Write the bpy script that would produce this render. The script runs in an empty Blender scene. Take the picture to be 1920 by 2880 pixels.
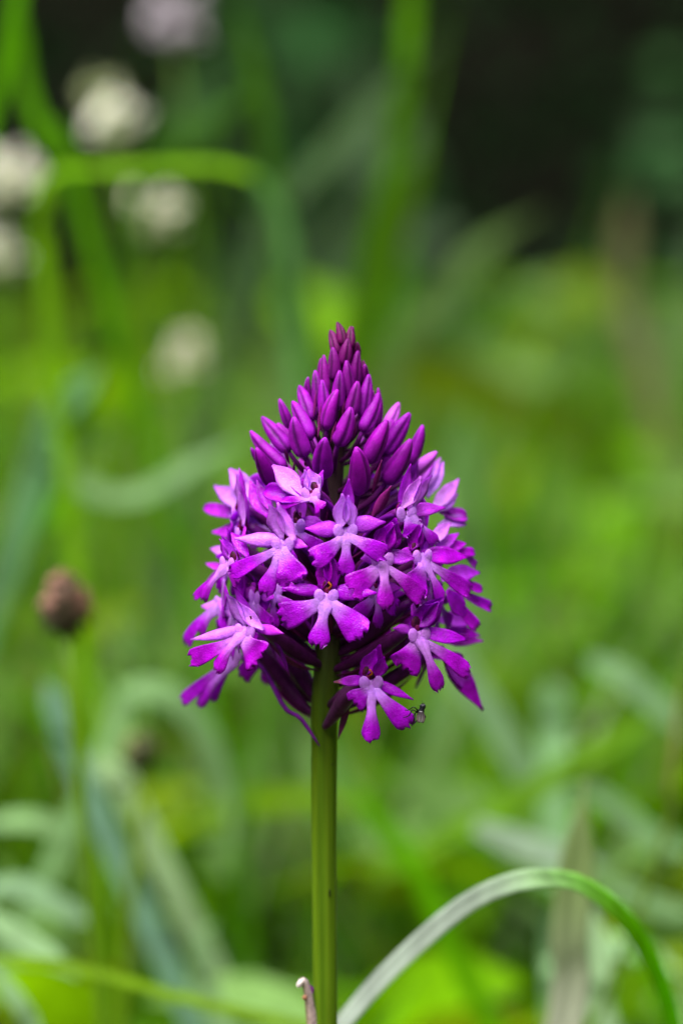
import bpy, math, random
import numpy as np
from mathutils import Vector, Matrix

S = bpy.context.scene
COL = S.collection
R = random.Random(7)
rad = math.radians
MM = 0.001

# ------------------------------------------------------------------ camera, sky, sun, exposure
DIST, PITCH, ZC = 0.50, rad(6.0), 0.25
FWD = Vector((0, math.cos(PITCH), -math.sin(PITCH)))
UPV = Vector((0, math.sin(PITCH), math.cos(PITCH)))
RGT = Vector((1, 0, 0))
CAM = Vector((0, 0, ZC)) - FWD * DIST
cd = bpy.data.cameras.new('camera')
cam = bpy.data.objects.new('camera', cd); COL.objects.link(cam)
cam.location = CAM
cam.rotation_euler = (math.pi / 2 - PITCH, 0, 0)
cd.sensor_fit = 'VERTICAL'; cd.sensor_height = 36; cd.lens = 36 * DIST / 0.144
cd.clip_start = 0.02; cd.clip_end = 500
cd.dof.use_dof = True
cd.dof.focus_distance = DIST - 0.013
cd.dof.aperture_fstop = 10.5
cd.dof.aperture_blades = 0
S.camera = cam

SUN_EL, SUN_AZ = rad(64), rad(-140)     # azimuth from +Y, clockwise
w = bpy.data.worlds.new('World'); S.world = w; w.use_nodes = True
nt = w.node_tree; nt.nodes.clear()
sky = nt.nodes.new('ShaderNodeTexSky'); sky.sky_type = 'NISHITA'; sky.sun_disc = False
sky.sun_elevation = SUN_EL; sky.sun_rotation = SUN_AZ
hs = nt.nodes.new('ShaderNodeHueSaturation'); hs.inputs['Saturation'].default_value = 0.10
bg = nt.nodes.new('ShaderNodeBackground'); bg.inputs['Strength'].default_value = 0.15
wo = nt.nodes.new('ShaderNodeOutputWorld')
nt.links.new(sky.outputs[0], hs.inputs['Color']); nt.links.new(hs.outputs[0], bg.inputs[0]); nt.links.new(bg.outputs[0], wo.inputs[0])
sl = bpy.data.lights.new('sun', 'SUN'); sl.energy = 2.5; sl.angle = rad(60); sl.color = (1, .95, .89)
so = bpy.data.objects.new('sun', sl); COL.objects.link(so)
sdir = Vector((math.sin(SUN_AZ) * math.cos(SUN_EL), math.cos(SUN_AZ) * math.cos(SUN_EL), math.sin(SUN_EL)))
so.rotation_euler = (-sdir).to_track_quat('-Z', 'Y').to_euler()
S.view_settings.view_transform = 'Standard'; S.view_settings.look = 'None'
S.view_settings.gamma = 1; S.view_settings.use_curve_mapping = False
S.view_settings.exposure = 2.16
S.cycles.max_bounces = 8; S.cycles.transparent_max_bounces = 8

# ------------------------------------------------------------------ helpers
def P(px, py, y=0.0):
    """photo pixel -> world point on the vertical plane y (metres)"""
    d = FWD * DIST + RGT * ((px - 960) * 5e-5) + UPV * ((1440 - py) * 5e-5)
    t = (y - CAM.y) / d.y
    return CAM + d * t

def Q(px, py, d):
    """photo pixel -> world point at distance d along the view axis"""
    v = FWD * DIST + RGT * ((px - 960) * 5e-5) + UPV * ((1440 - py) * 5e-5)
    return CAM + v * (d / DIST)

def mesh(name, verts, faces, mat, parent=None, cols=None, smooth=True):
    me = bpy.data.meshes.new(name)
    me.from_pydata([tuple(v) for v in verts], [], faces)
    if cols is not None:
        a = me.color_attributes.new('pigment', 'FLOAT_COLOR', 'POINT')
        arr = np.ones((len(verts), 4), np.float32); arr[:, :3] = np.array(cols, np.float32)[:, :3]
        a.data.foreach_set('color', arr.ravel())
    if smooth: me.shade_smooth()
    me.materials.append(mat)
    o = bpy.data.objects.new(name, me); COL.objects.link(o)
    if parent is not None:
        o.parent = parent
        o.matrix_parent_inverse = Matrix.Translation(-ROOT[parent.name]) if parent.name in ROOT else Matrix()
    return o

ROOT = {}
def thing(name, label, cat, loc, group=None):
    o = bpy.data.objects.new(name, None); COL.objects.link(o)
    o.location = loc; o.empty_display_size = .01
    o['label'] = label; o['category'] = cat
    if group: o['group'] = group
    ROOT[o.name] = Vector(loc)
    return o

def tag(o, label=None, cat=None, group=None, kind=None):
    if label: o['label'] = label
    if cat: o['category'] = cat
    if group: o['group'] = group
    if kind: o['kind'] = kind
    return o

def lerp3(a, b, t): return tuple(a[i] + (b[i] - a[i]) * t for i in range(3))
def sstep(a, b, x):
    t = min(1, max(0, (x - a) / (b - a))); return t * t * (3 - 2 * t)

class Geo:
    def __init__(s): s.v, s.f, s.c = [], [], []
    def build(s, name, mat, parent=None, smooth=True):
        return mesh(name, s.v, s.f, mat, parent, s.c, smooth)

def ribbon(g, pts, face, hws, cup=0.0, th=0.00015, m=6, col=None, jag=0.0, wav=0.0, seed=0, fold=False):
    """solid leaf/petal: centreline pts, facing vector(s), half widths (m). col(s,u)->rgb"""
    n = len(pts); rr = random.Random(seed)
    ph = rr.uniform(0, 6.28); ph2 = rr.uniform(0, 6.28)
    top, bot = [], []
    for i in range(n):
        s = i / (n - 1)
        T = (pts[min(i + 1, n - 1)] - pts[max(i - 1, 0)])
        if T.length < 1e-9: T = Vector((0, 0, 1))
        T.normalize()
        F = face[i] if isinstance(face, list) else face
        B = T.cross(F)
        if B.length < 1e-4: B = T.cross(Vector((1, .1, .2)))
        B.normalize(); N = B.cross(T).normalized()
        a, b = [], []
        for j in range(m + 1):
            u = -1 + 2 * j / m
            hw = hws[i]
            p = pts[i] + B * (u * hw)
            p = p + N * (cup * hw * (abs(u) if fold else u * u))
            if wav: p = p + N * (wav * hw * math.sin(s * 7 + ph) * u + wav * .6 * hw * math.sin(s * 11 + ph2) * abs(u))
            if jag and s > .8:
                p = p + T * (jag * (s - .8) / .2 * (rr.uniform(-1, .4)))
            t = th * .5 * max(.06, (1 - u * u)) * min(1, .25 + 6 * (1 - s)) 
            a.append(len(g.v)); g.v.append(p + N * t); g.c.append(col(s, u))
            b.append(len(g.v)); g.v.append(p - N * t); g.c.append(col(s, u))
        top.append(a); bot.append(b)
    for i in range(n - 1):
        for j in range(m):
            g.f.append((top[i][j], top[i][j + 1], top[i + 1][j + 1], top[i + 1][j]))
            g.f.append((bot[i][j + 1], bot[i][j], bot[i + 1][j], bot[i + 1][j + 1]))
        g.f.append((bot[i][0], top[i][0], top[i + 1][0], bot[i + 1][0]))
        g.f.append((top[i][m], bot[i][m], bot[i + 1][m], top[i + 1][m]))
    for j in range(m):
        g.f.append((bot[0][j], bot[0][j + 1], top[0][j + 1], top[0][j]))
        g.f.append((top[-1][j], top[-1][j + 1], bot[-1][j + 1], bot[-1][j]))

def tube(g, pts, rs, col, k=8, cap=True):
    n = len(pts); rings = []
    ref = Vector((.31, .77, .2))
    for i in range(n):
        T = (pts[min(i + 1, n - 1)] - pts[max(i - 1, 0)]).normalized()
        A = T.cross(ref)
        if A.length < .05: A = T.cross(Vector((1, 0, 0)))
        A.normalize(); B = T.cross(A)
        ring = []
        for j in range(k):
            a = 2 * math.pi * j / k
            ring.append(len(g.v)); g.v.append(pts[i] + (A * math.cos(a) + B * math.sin(a)) * rs[i])
            g.c.append(col(i / (n - 1), j / k))
        rings.append(ring)
    for i in range(n - 1):
        for j in range(k):
            g.f.append((rings[i][j], rings[i][(j + 1) % k], rings[i + 1][(j + 1) % k], rings[i + 1][j]))
    if cap:
        g.f.append(tuple(rings[0][::-1])); g.f.append(tuple(rings[-1]))

def bez(a, b, c, n): return [a * (1 - t) ** 2 + b * 2 * t * (1 - t) + c * t * t for t in [i / (n - 1) for i in range(n)]]
def catmull(ps, n):
    ps = [Vector(p) for p in ps]; out = []
    q = [ps[0] * 2 - ps[1]] + ps + [ps[-1] * 2 - ps[-2]]
    m = len(ps) - 1
    for i in range(n):
        t = i / (n - 1) * m; k = min(int(t), m - 1); f = t - k
        p0, p1, p2, p3 = q[k:k + 4]
        out.append(.5 * ((2 * p1) + (p2 - p0) * f + (2 * p0 - 5 * p1 + 4 * p2 - p3) * f * f + (3 * p1 - p0 - 3 * p2 + p3) * f ** 3))
    return out

def blob(g, c, ax, k=10, r=6, col=(0, 0, 0), rot=None):
    """ellipsoid with semi-axes ax"""
    rings = []
    rot = rot or Matrix.Identity(3)
    for i in range(r + 1):
        a = math.pi * i / r; ring = []
        for j in range(k):
            b = 2 * math.pi * j / k
            v = Vector((ax[0] * math.sin(a) * math.cos(b), ax[1] * math.sin(a) * math.sin(b), ax[2] * math.cos(a)))
            ring.append(len(g.v)); g.v.append(c + rot @ v); g.c.append(col(v) if callable(col) else col)
        rings.append(ring)
    for i in range(r):
        for j in range(k):
            g.f.append((rings[i][j], rings[i + 1][j], rings[i + 1][(j + 1) % k], rings[i][(j + 1) % k]))

# ------------------------------------------------------------------ materials
def plant_mat(name, *,  transl=.35, rough=.45, nscale=900, namp=.25, bump=.25, bscale=4500, spec=.4, tboost=1.3, streak=None, glint=0, matte=0):
    m = bpy.data.materials.new(name); m.use_nodes = True
    t = m.node_tree; t.nodes.clear(); L = t.links.new
    N = lambda k: t.nodes.new(k)
    at = N('ShaderNodeAttribute'); at.attribute_name = 'pigment'
    tc = N('ShaderNodeTexCoord')
    mp = N('ShaderNodeMapping')
    if streak: mp.inputs['Scale'].default_value = streak
    L(tc.outputs['Object'], mp.inputs[0])
    nz = N('ShaderNodeTexNoise'); nz.inputs['Scale'].default_value = nscale; nz.inputs['Detail'].default_value = 4
    L(mp.outputs[0], nz.inputs['Vector'])
    mr = N('ShaderNodeMapRange'); mr.inputs[1].default_value = .3; mr.inputs[2].default_value = .7
    mr.inputs[3].default_value = 1 - namp; mr.inputs[4].default_value = 1 + namp
    L(nz.outputs[0], mr.inputs[0])
    oi = N('ShaderNodeObjectInfo')
    hv = N('ShaderNodeHueSaturation')
    L(at.outputs['Color'], hv.inputs['Color'])
    mrh = N('ShaderNodeMapRange'); mrh.inputs[3].default_value = .49; mrh.inputs[4].default_value = .51
    L(oi.outputs['Random'], mrh.inputs[0]); L(mrh.outputs[0], hv.inputs['Hue'])
    L(mr.outputs[0], hv.inputs['Value'])
    nb = N('ShaderNodeTexNoise'); nb.inputs['Scale'].default_value = bscale; nb.inputs['Detail'].default_value = 2
    L(mp.outputs[0], nb.inputs['Vector'])
    bp = N('ShaderNodeBump'); bp.inputs['Strength'].default_value = bump; bp.inputs['Distance'].default_value = .0001
    L(nb.outputs[0], bp.inputs['Height'])
    pb = N('ShaderNodeBsdfPrincipled'); pb.inputs['Roughness'].default_value = rough
    pb.inputs['Specular IOR Level'].default_value = spec
    L(hv.outputs[0], pb.inputs['Base Color']); L(bp.outputs[0], pb.inputs['Normal'])
    if matte:
        df = N('ShaderNodeBsdfDiffuse'); L(hv.outputs[0], df.inputs['Color'])
        gl = N('ShaderNodeBsdfGlossy'); gl.inputs['Roughness'].default_value = rough
        pm = N('ShaderNodeMixShader'); pm.inputs[0].default_value = matte
        L(df.outputs[0], pm.inputs[1]); L(gl.outputs[0], pm.inputs[2])
        t.nodes.remove(pb); pb = pm
    if glint:
        gn = N('ShaderNodeTexNoise'); gn.inputs['Scale'].default_value = 7000; gn.inputs['Detail'].default_value = 1
        L(mp.outputs[0], gn.inputs['Vector'])
        gr = N('ShaderNodeMapRange'); gr.inputs[1].default_value = .56; gr.inputs[2].default_value = .70
        gr.inputs[3].default_value = spec; gr.inputs[4].default_value = glint
        L(gn.outputs[0], gr.inputs[0]); L(gr.outputs[0], pb.inputs['Specular IOR Level'])
    out = N('ShaderNodeOutputMaterial')
    if transl > 0:
        tr = N('ShaderNodeBsdfTranslucent')
        ht = N('ShaderNodeHueSaturation'); ht.inputs['Value'].default_value = tboost
        L(hv.outputs[0], ht.inputs['Color']); L(ht.outputs[0], tr.inputs['Color']); L(bp.outputs[0], tr.inputs['Normal'])
        mx = N('ShaderNodeMixShader'); mx.inputs[0].default_value = transl
        L(pb.outputs[0], mx.inputs[1]); L(tr.outputs[0], mx.inputs[2]); L(mx.outputs[0], out.inputs[0])
    else:
        L(pb.outputs[0], out.inputs[0])
    return m

M_PETAL = plant_mat('petal', transl=.42, rough=.33, nscale=900, namp=.22, bump=1.0, bscale=4200, spec=.12, tboost=1.6, glint=1.0)
M_BUD = plant_mat('bud_skin', transl=.15, rough=.55, nscale=520, namp=.34, bump=.45, bscale=3500, spec=.12, glint=.35)
M_STALK = plant_mat('stalk_skin', transl=.05, rough=.4, nscale=900, namp=.3, bump=.4, bscale=3000, spec=.1)
M_STEM = plant_mat('stem_skin', transl=.0, rough=.42, nscale=1300, namp=.28, bump=.45, bscale=2600, spec=.12, streak=(1, 1, .03))
M_GRASS = plant_mat('grass_blade_skin', transl=.45, rough=.45, nscale=240, namp=.2, bump=.1, bscale=900, spec=.04, matte=.006, tboost=1.5, streak=(1, 1, .2))
M_DRY = plant_mat('dry_leaf', transl=.25, rough=.6, nscale=1500, namp=.4, bump=.6, bscale=3000, spec=.3)
M_FLOWER = plant_mat('white_flower', transl=.3, rough=.6, nscale=400, namp=.1, bump=0, spec=.3, tboost=1)
M_HEDGE = plant_mat('hedge_leaf', transl=.2, rough=.5, nscale=20, namp=.3, bump=0, spec=.06, matte=.004)
M_FLY = plant_mat('fly_shell', transl=0, rough=.4, nscale=3000, namp=.3, bump=.3, bscale=8000, spec=.25)
M_WING = plant_mat('fly_wing_skin', transl=.3, rough=.25, nscale=2500, namp=.2, bump=.3, bscale=5000, spec=.8)
M_SOIL = plant_mat('soil', transl=0, rough=.95, nscale=30, namp=.5, bump=.0, spec=.02)

# pigments (linear)
DEEP = (.385, .0003, .54); MID = (.44, .012, .59); PALE = (.53, .13, .69); LILAC = (.58, .27, .75)
RIM = (.20, .0005, .32); HOOD = (.26, .001, .36)
BUD_TOP = (.10, .001, .07); BUD_LOW = (.21, .001, .27)
OVARY = (.075, .006, .075); SPUR = (.15, .004, .26); BRACT = (.10, .006, .07)
THROAT = (.10, .001, .05)

# ------------------------------------------------------------------ ground
def ground():
    g = Geo()
    n = 60
    rows = np.concatenate([np.linspace(-2, 4, n), np.array([6, 10, 20, 60, 200, 400])])
    cols_ = np.concatenate([np.array([-400, -100, -30, -10, -5]), np.linspace(-3, 3, n), np.array([5, 10, 30, 100, 400])])
    for y in rows:
        for x in cols_:
            z = .006 * math.sin(x * 9 + y * 4) + .005 * math.sin(y * 13 - x * 5) if abs(x) < 3.1 and -2 < y < 4.1 else 0
            g.v.append(Vector((x, y, z - .004))); g.c.append((.035, .038, .015))
    k = len(cols_)
    for i in range(len(rows) - 1):
        for j in range(k - 1):
            g.f.append((i * k + j, i * k + j + 1, (i + 1) * k + j + 1, (i + 1) * k + j))
    tag(g.build('ground', M_SOIL), kind='structure')
ground()

# ------------------------------------------------------------------ meadow grass (uncountable)
def quick_mesh(name, V, F, C, mat):
    me = bpy.data.meshes.new(name)
    me.vertices.add(len(V)); me.vertices.foreach_set('co', V.astype(np.float32).ravel())
    me.loops.add(F.size); me.loops.foreach_set('vertex_index', F.astype(np.int32).ravel())
    me.polygons.add(len(F)); me.polygons.foreach_set('loop_start', np.arange(0, F.size, F.shape[1], dtype=np.int32))
    a = me.color_attributes.new('pigment', 'FLOAT_COLOR', 'POINT')
    c = np.ones((len(V), 4), np.float32); c[:, :3] = C; a.data.foreach_set('color', c.ravel())
    me.update(calc_edges=True); me.validate(); me.shade_smooth(); me.materials.append(mat)
    o = bpy.data.objects.new(name, me); COL.objects.link(o)
    return o

def meadow(name, num, xr, yr, hr, wr, seed, pal, bendr=(.2, .9), keep=None, hfall=None):
    rg = np.random.default_rng(seed)
    x = rg.uniform(*xr, num); y = yr[0] + (yr[1] - yr[0]) * rg.uniform(0, 1, num)
    if keep is not None:
        k = keep(x, y); x, y = x[k], y[k]
    num = len(x)
    h = rg.uniform(*hr, num) if hfall is None else rg.uniform(*hr, num) * hfall(x, y)
    w = rg.uniform(*wr, num); az = rg.uniform(0, 2 * np.pi, num); bend = rg.uniform(*bendr, num) * h
    tw = rg.uniform(-.8, .8, num)
    n = 7
    s = np.linspace(0, 1, n)
    dx, dy = np.cos(az), np.sin(az)
    cx = x[:, None] + dx[:, None] * bend[:, None] * s ** 2.2
    cy = y[:, None] + dy[:, None] * bend[:, None] * s ** 2.2
    drop = np.clip(bend / h - .45, 0, 1)
    cz = h[:, None] * (s - drop[:, None] * .62 * s ** 3)
    prof = np.clip(np.minimum(.55 + s * 1.6, 1) * (1 - s ** 3), .04, 1)
    ang = az[:, None] + np.pi / 2 + tw[:, None] * s
    bx, by = np.cos(ang) * w[:, None] * prof, np.sin(ang) * w[:, None] * prof
    fold = w[:, None] * prof * .35
    V = np.empty((num, n, 3, 3))
    V[:, :, 0] = np.stack([cx - bx, cy - by, cz + fold], -1)
    V[:, :, 1] = np.stack([cx, cy, cz], -1)
    V[:, :, 2] = np.stack([cx + bx, cy + by, cz + fold], -1)
    base = (np.arange(num) * n * 3)[:, None, None]
    i = np.arange(n - 1)[None, :, None] * 3; j = np.arange(2)[None, None, :]
    a = base + i + j
    F = np.stack([a, a + 1, a + 4, a + 3], -1).reshape(-1, 4)
    pal = np.array(pal); ci = rg.integers(0, len(pal), num); c = pal[ci] * rg.uniform(.5, 1.2, (num, 1))
    C = np.repeat(c[:, None, :], n * 3, 1).reshape(-1, 3)
    o = quick_mesh(name, V.reshape(-1, 3), F, C, M_GRASS)
    o['kind'] = 'stuff'
    return o
GREENS = [(.068, .195, .0005), (.088, .21, .0005), (.048, .16, .001), (.10, .20, .001), (.035, .10, .006), (.09, .15, .02)]
SHADEG = [(.05, .12, .012), (.06, .13, .01), (.04, .10, .02)]
near = lambda x, y: (np.hypot(x + .002, y) > .03)
def patch(x, y):
    return (np.sin(x * 23 + 1.3 * np.sin(y * 17)) + np.sin(y * 29 + x * 9 + 2) + np.sin(x * 47 - y * 31) * .8 + np.sin(x * 11 + y * 13 + 4)) / 3.8
clump = lambda x, y: (patch(x, y) > -.12) & near(x, y)
meadow('meadow_grass', 2000, (-.8, .8), (.10, .50), (.07, .135), (.0018, .004), 1, GREENS, keep=near)
meadow('tall_meadow_grass', 4200, (-1.0, 1.0), (.45, 1.5), (.11, .21), (.002, .0048), 2, GREENS, keep=clump)
meadow('far_meadow_grass', 4200, (-1.5, 1.5), (1.35, 1.95), (.09, .19), (.0025, .005), 3, GREENS + SHADEG, keep=clump)
meadow('fine_meadow_grass', 6500, (-.7, .7), (.35, 1.5), (.12, .25), (.0009, .0022), 7, GREENS + [(.16, .22, .10)], keep=clump)
meadow('tall_wispy_grass', 230, (-.9, .9), (.5, 1.7), (.20, .37), (.001, .0025), 8, GREENS[:4], bendr=(.1, .6), keep=lambda x, y: (x < .12 * y))
meadow('thin_stem_grass', 700, (-.6, .7), (.25, 1.5), (.14, .27), (.0006, .0013), 9, [(.14, .26, .03), (.20, .26, .10), (.09, .22, .001), (.16, .14, .05)], bendr=(.2, .9), keep=near)
meadow('foreground_meadow_grass', 1500, (-.8, .8), (-.45, .12), (.05, .10), (.0015, .0035), 4, GREENS, keep=near)

def meadow_leaves(name, num, xr, yr, hfun, size, seed, pal):
    rg = np.random.default_rng(seed)
    x = rg.uniform(*xr, num); y = yr[0] + (yr[1] - yr[0]) * rg.uniform(0, 1, num) ** .8
    z = hfun(x, y, rg.uniform(0, 1, num))
    L = rg.uniform(.7, 1.5, num) * size; W = L * rg.uniform(.09, .25, num)
    az = rg.uniform(0, 2 * np.pi, num); pit = rg.uniform(-.5, 1.1, num); roll = rg.normal(0, .6, num)
    d = np.stack([np.cos(az) * np.cos(pit), np.sin(az) * np.cos(pit), np.sin(pit)], -1)
    b = np.stack([-np.sin(az), np.cos(az), np.zeros(num)], -1); nn = np.cross(d, b)
    b2 = b * np.cos(roll)[:, None] + nn * np.sin(roll)[:, None]; n2 = np.cross(d, b2)
    n = 6; s = np.linspace(0, 1, n); prof = np.array([.15, .7, 1, .95, .65, .05])
    c = np.stack([x, y, z], -1)[:, None, :] + d[:, None, :] * (L[:, None] * (s - .5))[..., None] - np.array([0, 0, 1.])[None, None] * (L[:, None] * .5 * (s - .3) ** 2)[..., None]
    off = b2[:, None, :] * (W[:, None] * prof)[..., None]; fo = n2[:, None, :] * (W[:, None] * prof * .3)[..., None]
    V = np.stack([c - off + fo, c, c + off + fo], 2)
    a = (np.arange(num) * n * 3)[:, None, None] + np.arange(n - 1)[None, :, None] * 3 + np.arange(2)[None, None, :]
    F = np.stack([a, a + 1, a + 4, a + 3], -1).reshape(-1, 4)
    pal = np.array(pal); cc = pal[rg.integers(0, len(pal), num)] * rg.uniform(.4, 1.3, (num, 1))
    C = np.repeat(cc[:, None, :], n * 3, 1).reshape(-1, 3)
    o = quick_mesh(name, V.reshape(-1, 3), F, C, M_GRASS); o['kind'] = 'stuff'
LEAFG = [(.08, .19, .001), (.10, .20, .001), (.05, .14, .003), (.12, .19, .002), (.10, .20, .035), (.05, .13, .003), (.14, .25, .07), (.07, .18, .001), (.12, .28, .001), (.13, .26, .001), (.13, .25, .06)]  # the paler greyish greens put sky glints into the leaf colour
meadow_leaves('meadow_leaves', 2300, (-.6, .6), (.16, 1.0), lambda x, y, u: (.05 + .11 * u) * (.75 + .35 * y), .055, 11, LEAFG)
meadow_leaves('far_meadow_leaves', 1500, (-1.2, 1.2), (.9, 1.8), lambda x, y, u: .06 + .15 * u, .07, 12, LEAFG)

# ------------------------------------------------------------------ hedge and wood behind
def leaf_mass(name, num, xr, yr, zr, size, seed, pal, dens=None):
    rg = np.random.default_rng(seed)
    p = np.stack([rg.uniform(*xr, num), rg.uniform(*yr, num), rg.uniform(*zr, num)], -1)
    if dens is not None: p = p[dens(p)]
    num = len(p)
    d = rg.normal(size=(num, 3)); d /= np.linalg.norm(d, axis=1)[:, None]
    nn = rg.normal(size=(num, 3)) + np.array([0, -.4, 1.0]); b = np.cross(d, nn); b /= np.linalg.norm(b, axis=1)[:, None]
    nv = np.cross(b, d)
    L = rg.uniform(.6, 1.2, num)[:, None] * size; W = L * .32
    V = np.stack([p - d * L * .5, p - b * W + nv * W * .3, p + d * L * .5, p + b * W + nv * W * .3], 1)
    F = np.arange(num * 4).reshape(-1, 4)
    pal = np.array(pal); c = pal[rg.integers(0, len(pal), num)] * rg.uniform(.7, 1.2, (num, 1))
    C = np.repeat(c, 4, 0)
    o = quick_mesh(name, V.reshape(-1, 3), F, C, M_HEDGE)
    return o
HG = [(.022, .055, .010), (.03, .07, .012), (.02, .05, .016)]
def hedge_d(p):
    x, y, z = p[:, 0], p[:, 1], p[:, 2]
    lower = .68 + .12 * np.sin(x * 3 + 1) + .08 * np.sin(x * 7)
    front = 1.95 + .2 * np.sin(x * 2.3) + .15 * np.sin(z * 4 + x) - .45 * np.clip(z - .6, 0, 1.0)  # unseen overhang brought forward to keep light out of the hollow below
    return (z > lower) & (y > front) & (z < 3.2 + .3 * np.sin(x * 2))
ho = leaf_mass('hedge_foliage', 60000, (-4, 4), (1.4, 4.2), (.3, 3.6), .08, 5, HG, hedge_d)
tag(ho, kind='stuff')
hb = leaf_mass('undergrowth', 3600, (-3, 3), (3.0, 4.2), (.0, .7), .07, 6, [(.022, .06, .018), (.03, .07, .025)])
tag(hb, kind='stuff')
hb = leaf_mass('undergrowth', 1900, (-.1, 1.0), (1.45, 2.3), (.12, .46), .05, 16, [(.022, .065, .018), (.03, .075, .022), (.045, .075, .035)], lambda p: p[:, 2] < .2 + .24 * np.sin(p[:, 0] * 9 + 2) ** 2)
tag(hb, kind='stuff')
def bank():
    g = Geo()
    xs = np.linspace(-6, 6, 40); prof = [(4.1, 0), (4.4, .5), (4.7, 1.2), (5.2, 2.2), (6.5, 3.0), (10, 3.2), (10.5, -.1)]
    for x in xs:
        for y, z in prof:
            g.v.append(Vector((x, y + .15 * math.sin(x * 2 + z * 3), max(z + .08 * math.sin(x * 5), -.1)))); g.c.append((.012, .011, .008))
    k = len(prof)
    for i in range(len(xs) - 1):
        for j in range(k - 1): g.f.append((i * k + j, (i + 1) * k + j, (i + 1) * k + j + 1, i * k + j + 1))
    tag(g.build('hill', M_SOIL), kind='structure')
bank()

# unseen leaf masses added around the meadow to keep light from coming in low
for nm, xr, yr, sd in (('added_shade_foliage', (-9, 9), (-8.5, -5), 21), ('added_shade_foliage', (-9, -5), (-8, 4), 22), ('added_shade_foliage', (5, 9), (-8, 4), 23)):
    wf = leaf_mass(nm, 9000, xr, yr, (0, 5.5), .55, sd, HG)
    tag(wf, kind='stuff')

# ------------------------------------------------------------------ the orchid
AX = [(880, 962), (1000, 961), (1100, 952), (1250, 938), (1500, 928), (1850, 921), (2000, 912), (2350, 911), (2880, 915)]
def axis_px(py):
    for (a, xa), (b, xb) in zip(AX, AX[1:]):
        if py <= b: return xa + (xb - xa) * max(0, (py - a)) / (b - a)
    return AX[-1][1]
ENV = [(905, 22), (1000, 64), (1100, 112), (1150, 150), (1200, 203), (1260, 245), (1330, 270), (1400, 320), (1500, 375), (1600, 385), (1700, 400), (1850, 395), (2000, 380), (2100, 300)]
def env(py):
    if py <= ENV[0][0]: return ENV[0][1]
    for (a, ra), (b, rb) in zip(ENV, ENV[1:]):
        if py <= b: return ra + (rb - ra) * (py - a) / (b - a)
    return ENV[-1][1]
PX = 5e-5
base_px = P(915, 2880)
root_loc = Vector((base_px.x, 0, 0))
orchid = thing('pyramidal_orchid', 'purple orchid with a pyramid-shaped flower spike on a smooth green stem', 'orchid', root_loc)

def stem():
    g = Geo()
    pts, rs = [], []
    rows = [(955, 7), (1000, 20), (1100, 30), (1250, 34), (1450, 30), (1650, 34), (1850, 36.5), (1950, 38), (2020, 38.5), (2100, 36.5), (2350, 36.2), (2600, 35), (2880, 34.5)]
    for py, r in rows:
        pts.append(P(axis_px(py), py)); rs.append(r * PX * (1 if py > 1000 else .8))
    lo = pts[-1]
    pts += [Vector((lo.x + .0005, 0, .12)), Vector((lo.x + .001, .001, .06)), Vector((lo.x, 0, -.004))]; rs += [.0018, .002, .0026]
    pts = pts[::-1]; rs = rs[::-1]
    pc = catmull(pts, 70)
    rr = np.interp(np.linspace(0, 1, 70), np.linspace(0, 1, len(rs)), rs)
    zt, zb = P(925, 1500).z, P(925, 1960).z
    rnd = random.Random(3); off = [rnd.uniform(-.05, .05) for _ in range(40)]
    def col(s, u):
        p = pc[min(69, int(round(s * 69)))]
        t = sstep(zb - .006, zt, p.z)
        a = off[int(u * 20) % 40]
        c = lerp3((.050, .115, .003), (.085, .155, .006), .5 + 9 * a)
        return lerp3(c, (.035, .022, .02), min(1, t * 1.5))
    k = 20; n0 = len(g.v)
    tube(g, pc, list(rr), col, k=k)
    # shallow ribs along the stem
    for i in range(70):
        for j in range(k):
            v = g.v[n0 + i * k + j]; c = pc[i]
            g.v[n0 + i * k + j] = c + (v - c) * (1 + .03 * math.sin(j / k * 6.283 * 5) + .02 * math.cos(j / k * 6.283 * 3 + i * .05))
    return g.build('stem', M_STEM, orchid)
st_ = stem()
def nick():
    g = Geo()
    blob(g, P(927, 2512, -.00178), (.00012, .00012, .0006), col=(.01, .012, .004))
    blob(g, P(934, 2150, -.00172), (.00010, .0001, .00012), col=(.01, .01, .004))
    g.build('dark_nick', M_STEM, st_)
nick()

def organ_prof(kind, s):
    if kind == 'lance':
        return max(.05, (.30 + .70 * sstep(0, .38, s)) * (1 - sstep(.52, 1.02, s) * .93) ** .8)
    if kind == 'lobe':
        w = .46 + .54 * sstep(.15, .86, s)
        if s > .90: w *= math.sqrt(max(.12, 1 - ((s - .90) / .11) ** 2 * .75))
        return w
    if kind == 'mid':      # body + middle lobe of the lip
        w = .95 - .50 * sstep(.12, .42, s) + .52 * sstep(.46, .86, s)
        if s < .12: w *= .6 + s * 3.3
        if s > .84: w *= math.sqrt(max(.10, 1 - ((s - .84) / .17) ** 2 * .9))
        return w
    if kind == 'blunt':
        w = .35 + .65 * sstep(0, .5, s)
        if s > .7: w *= math.sqrt(max(.1, 1 - ((s - .7) / .31) ** 2))
        return w

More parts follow.
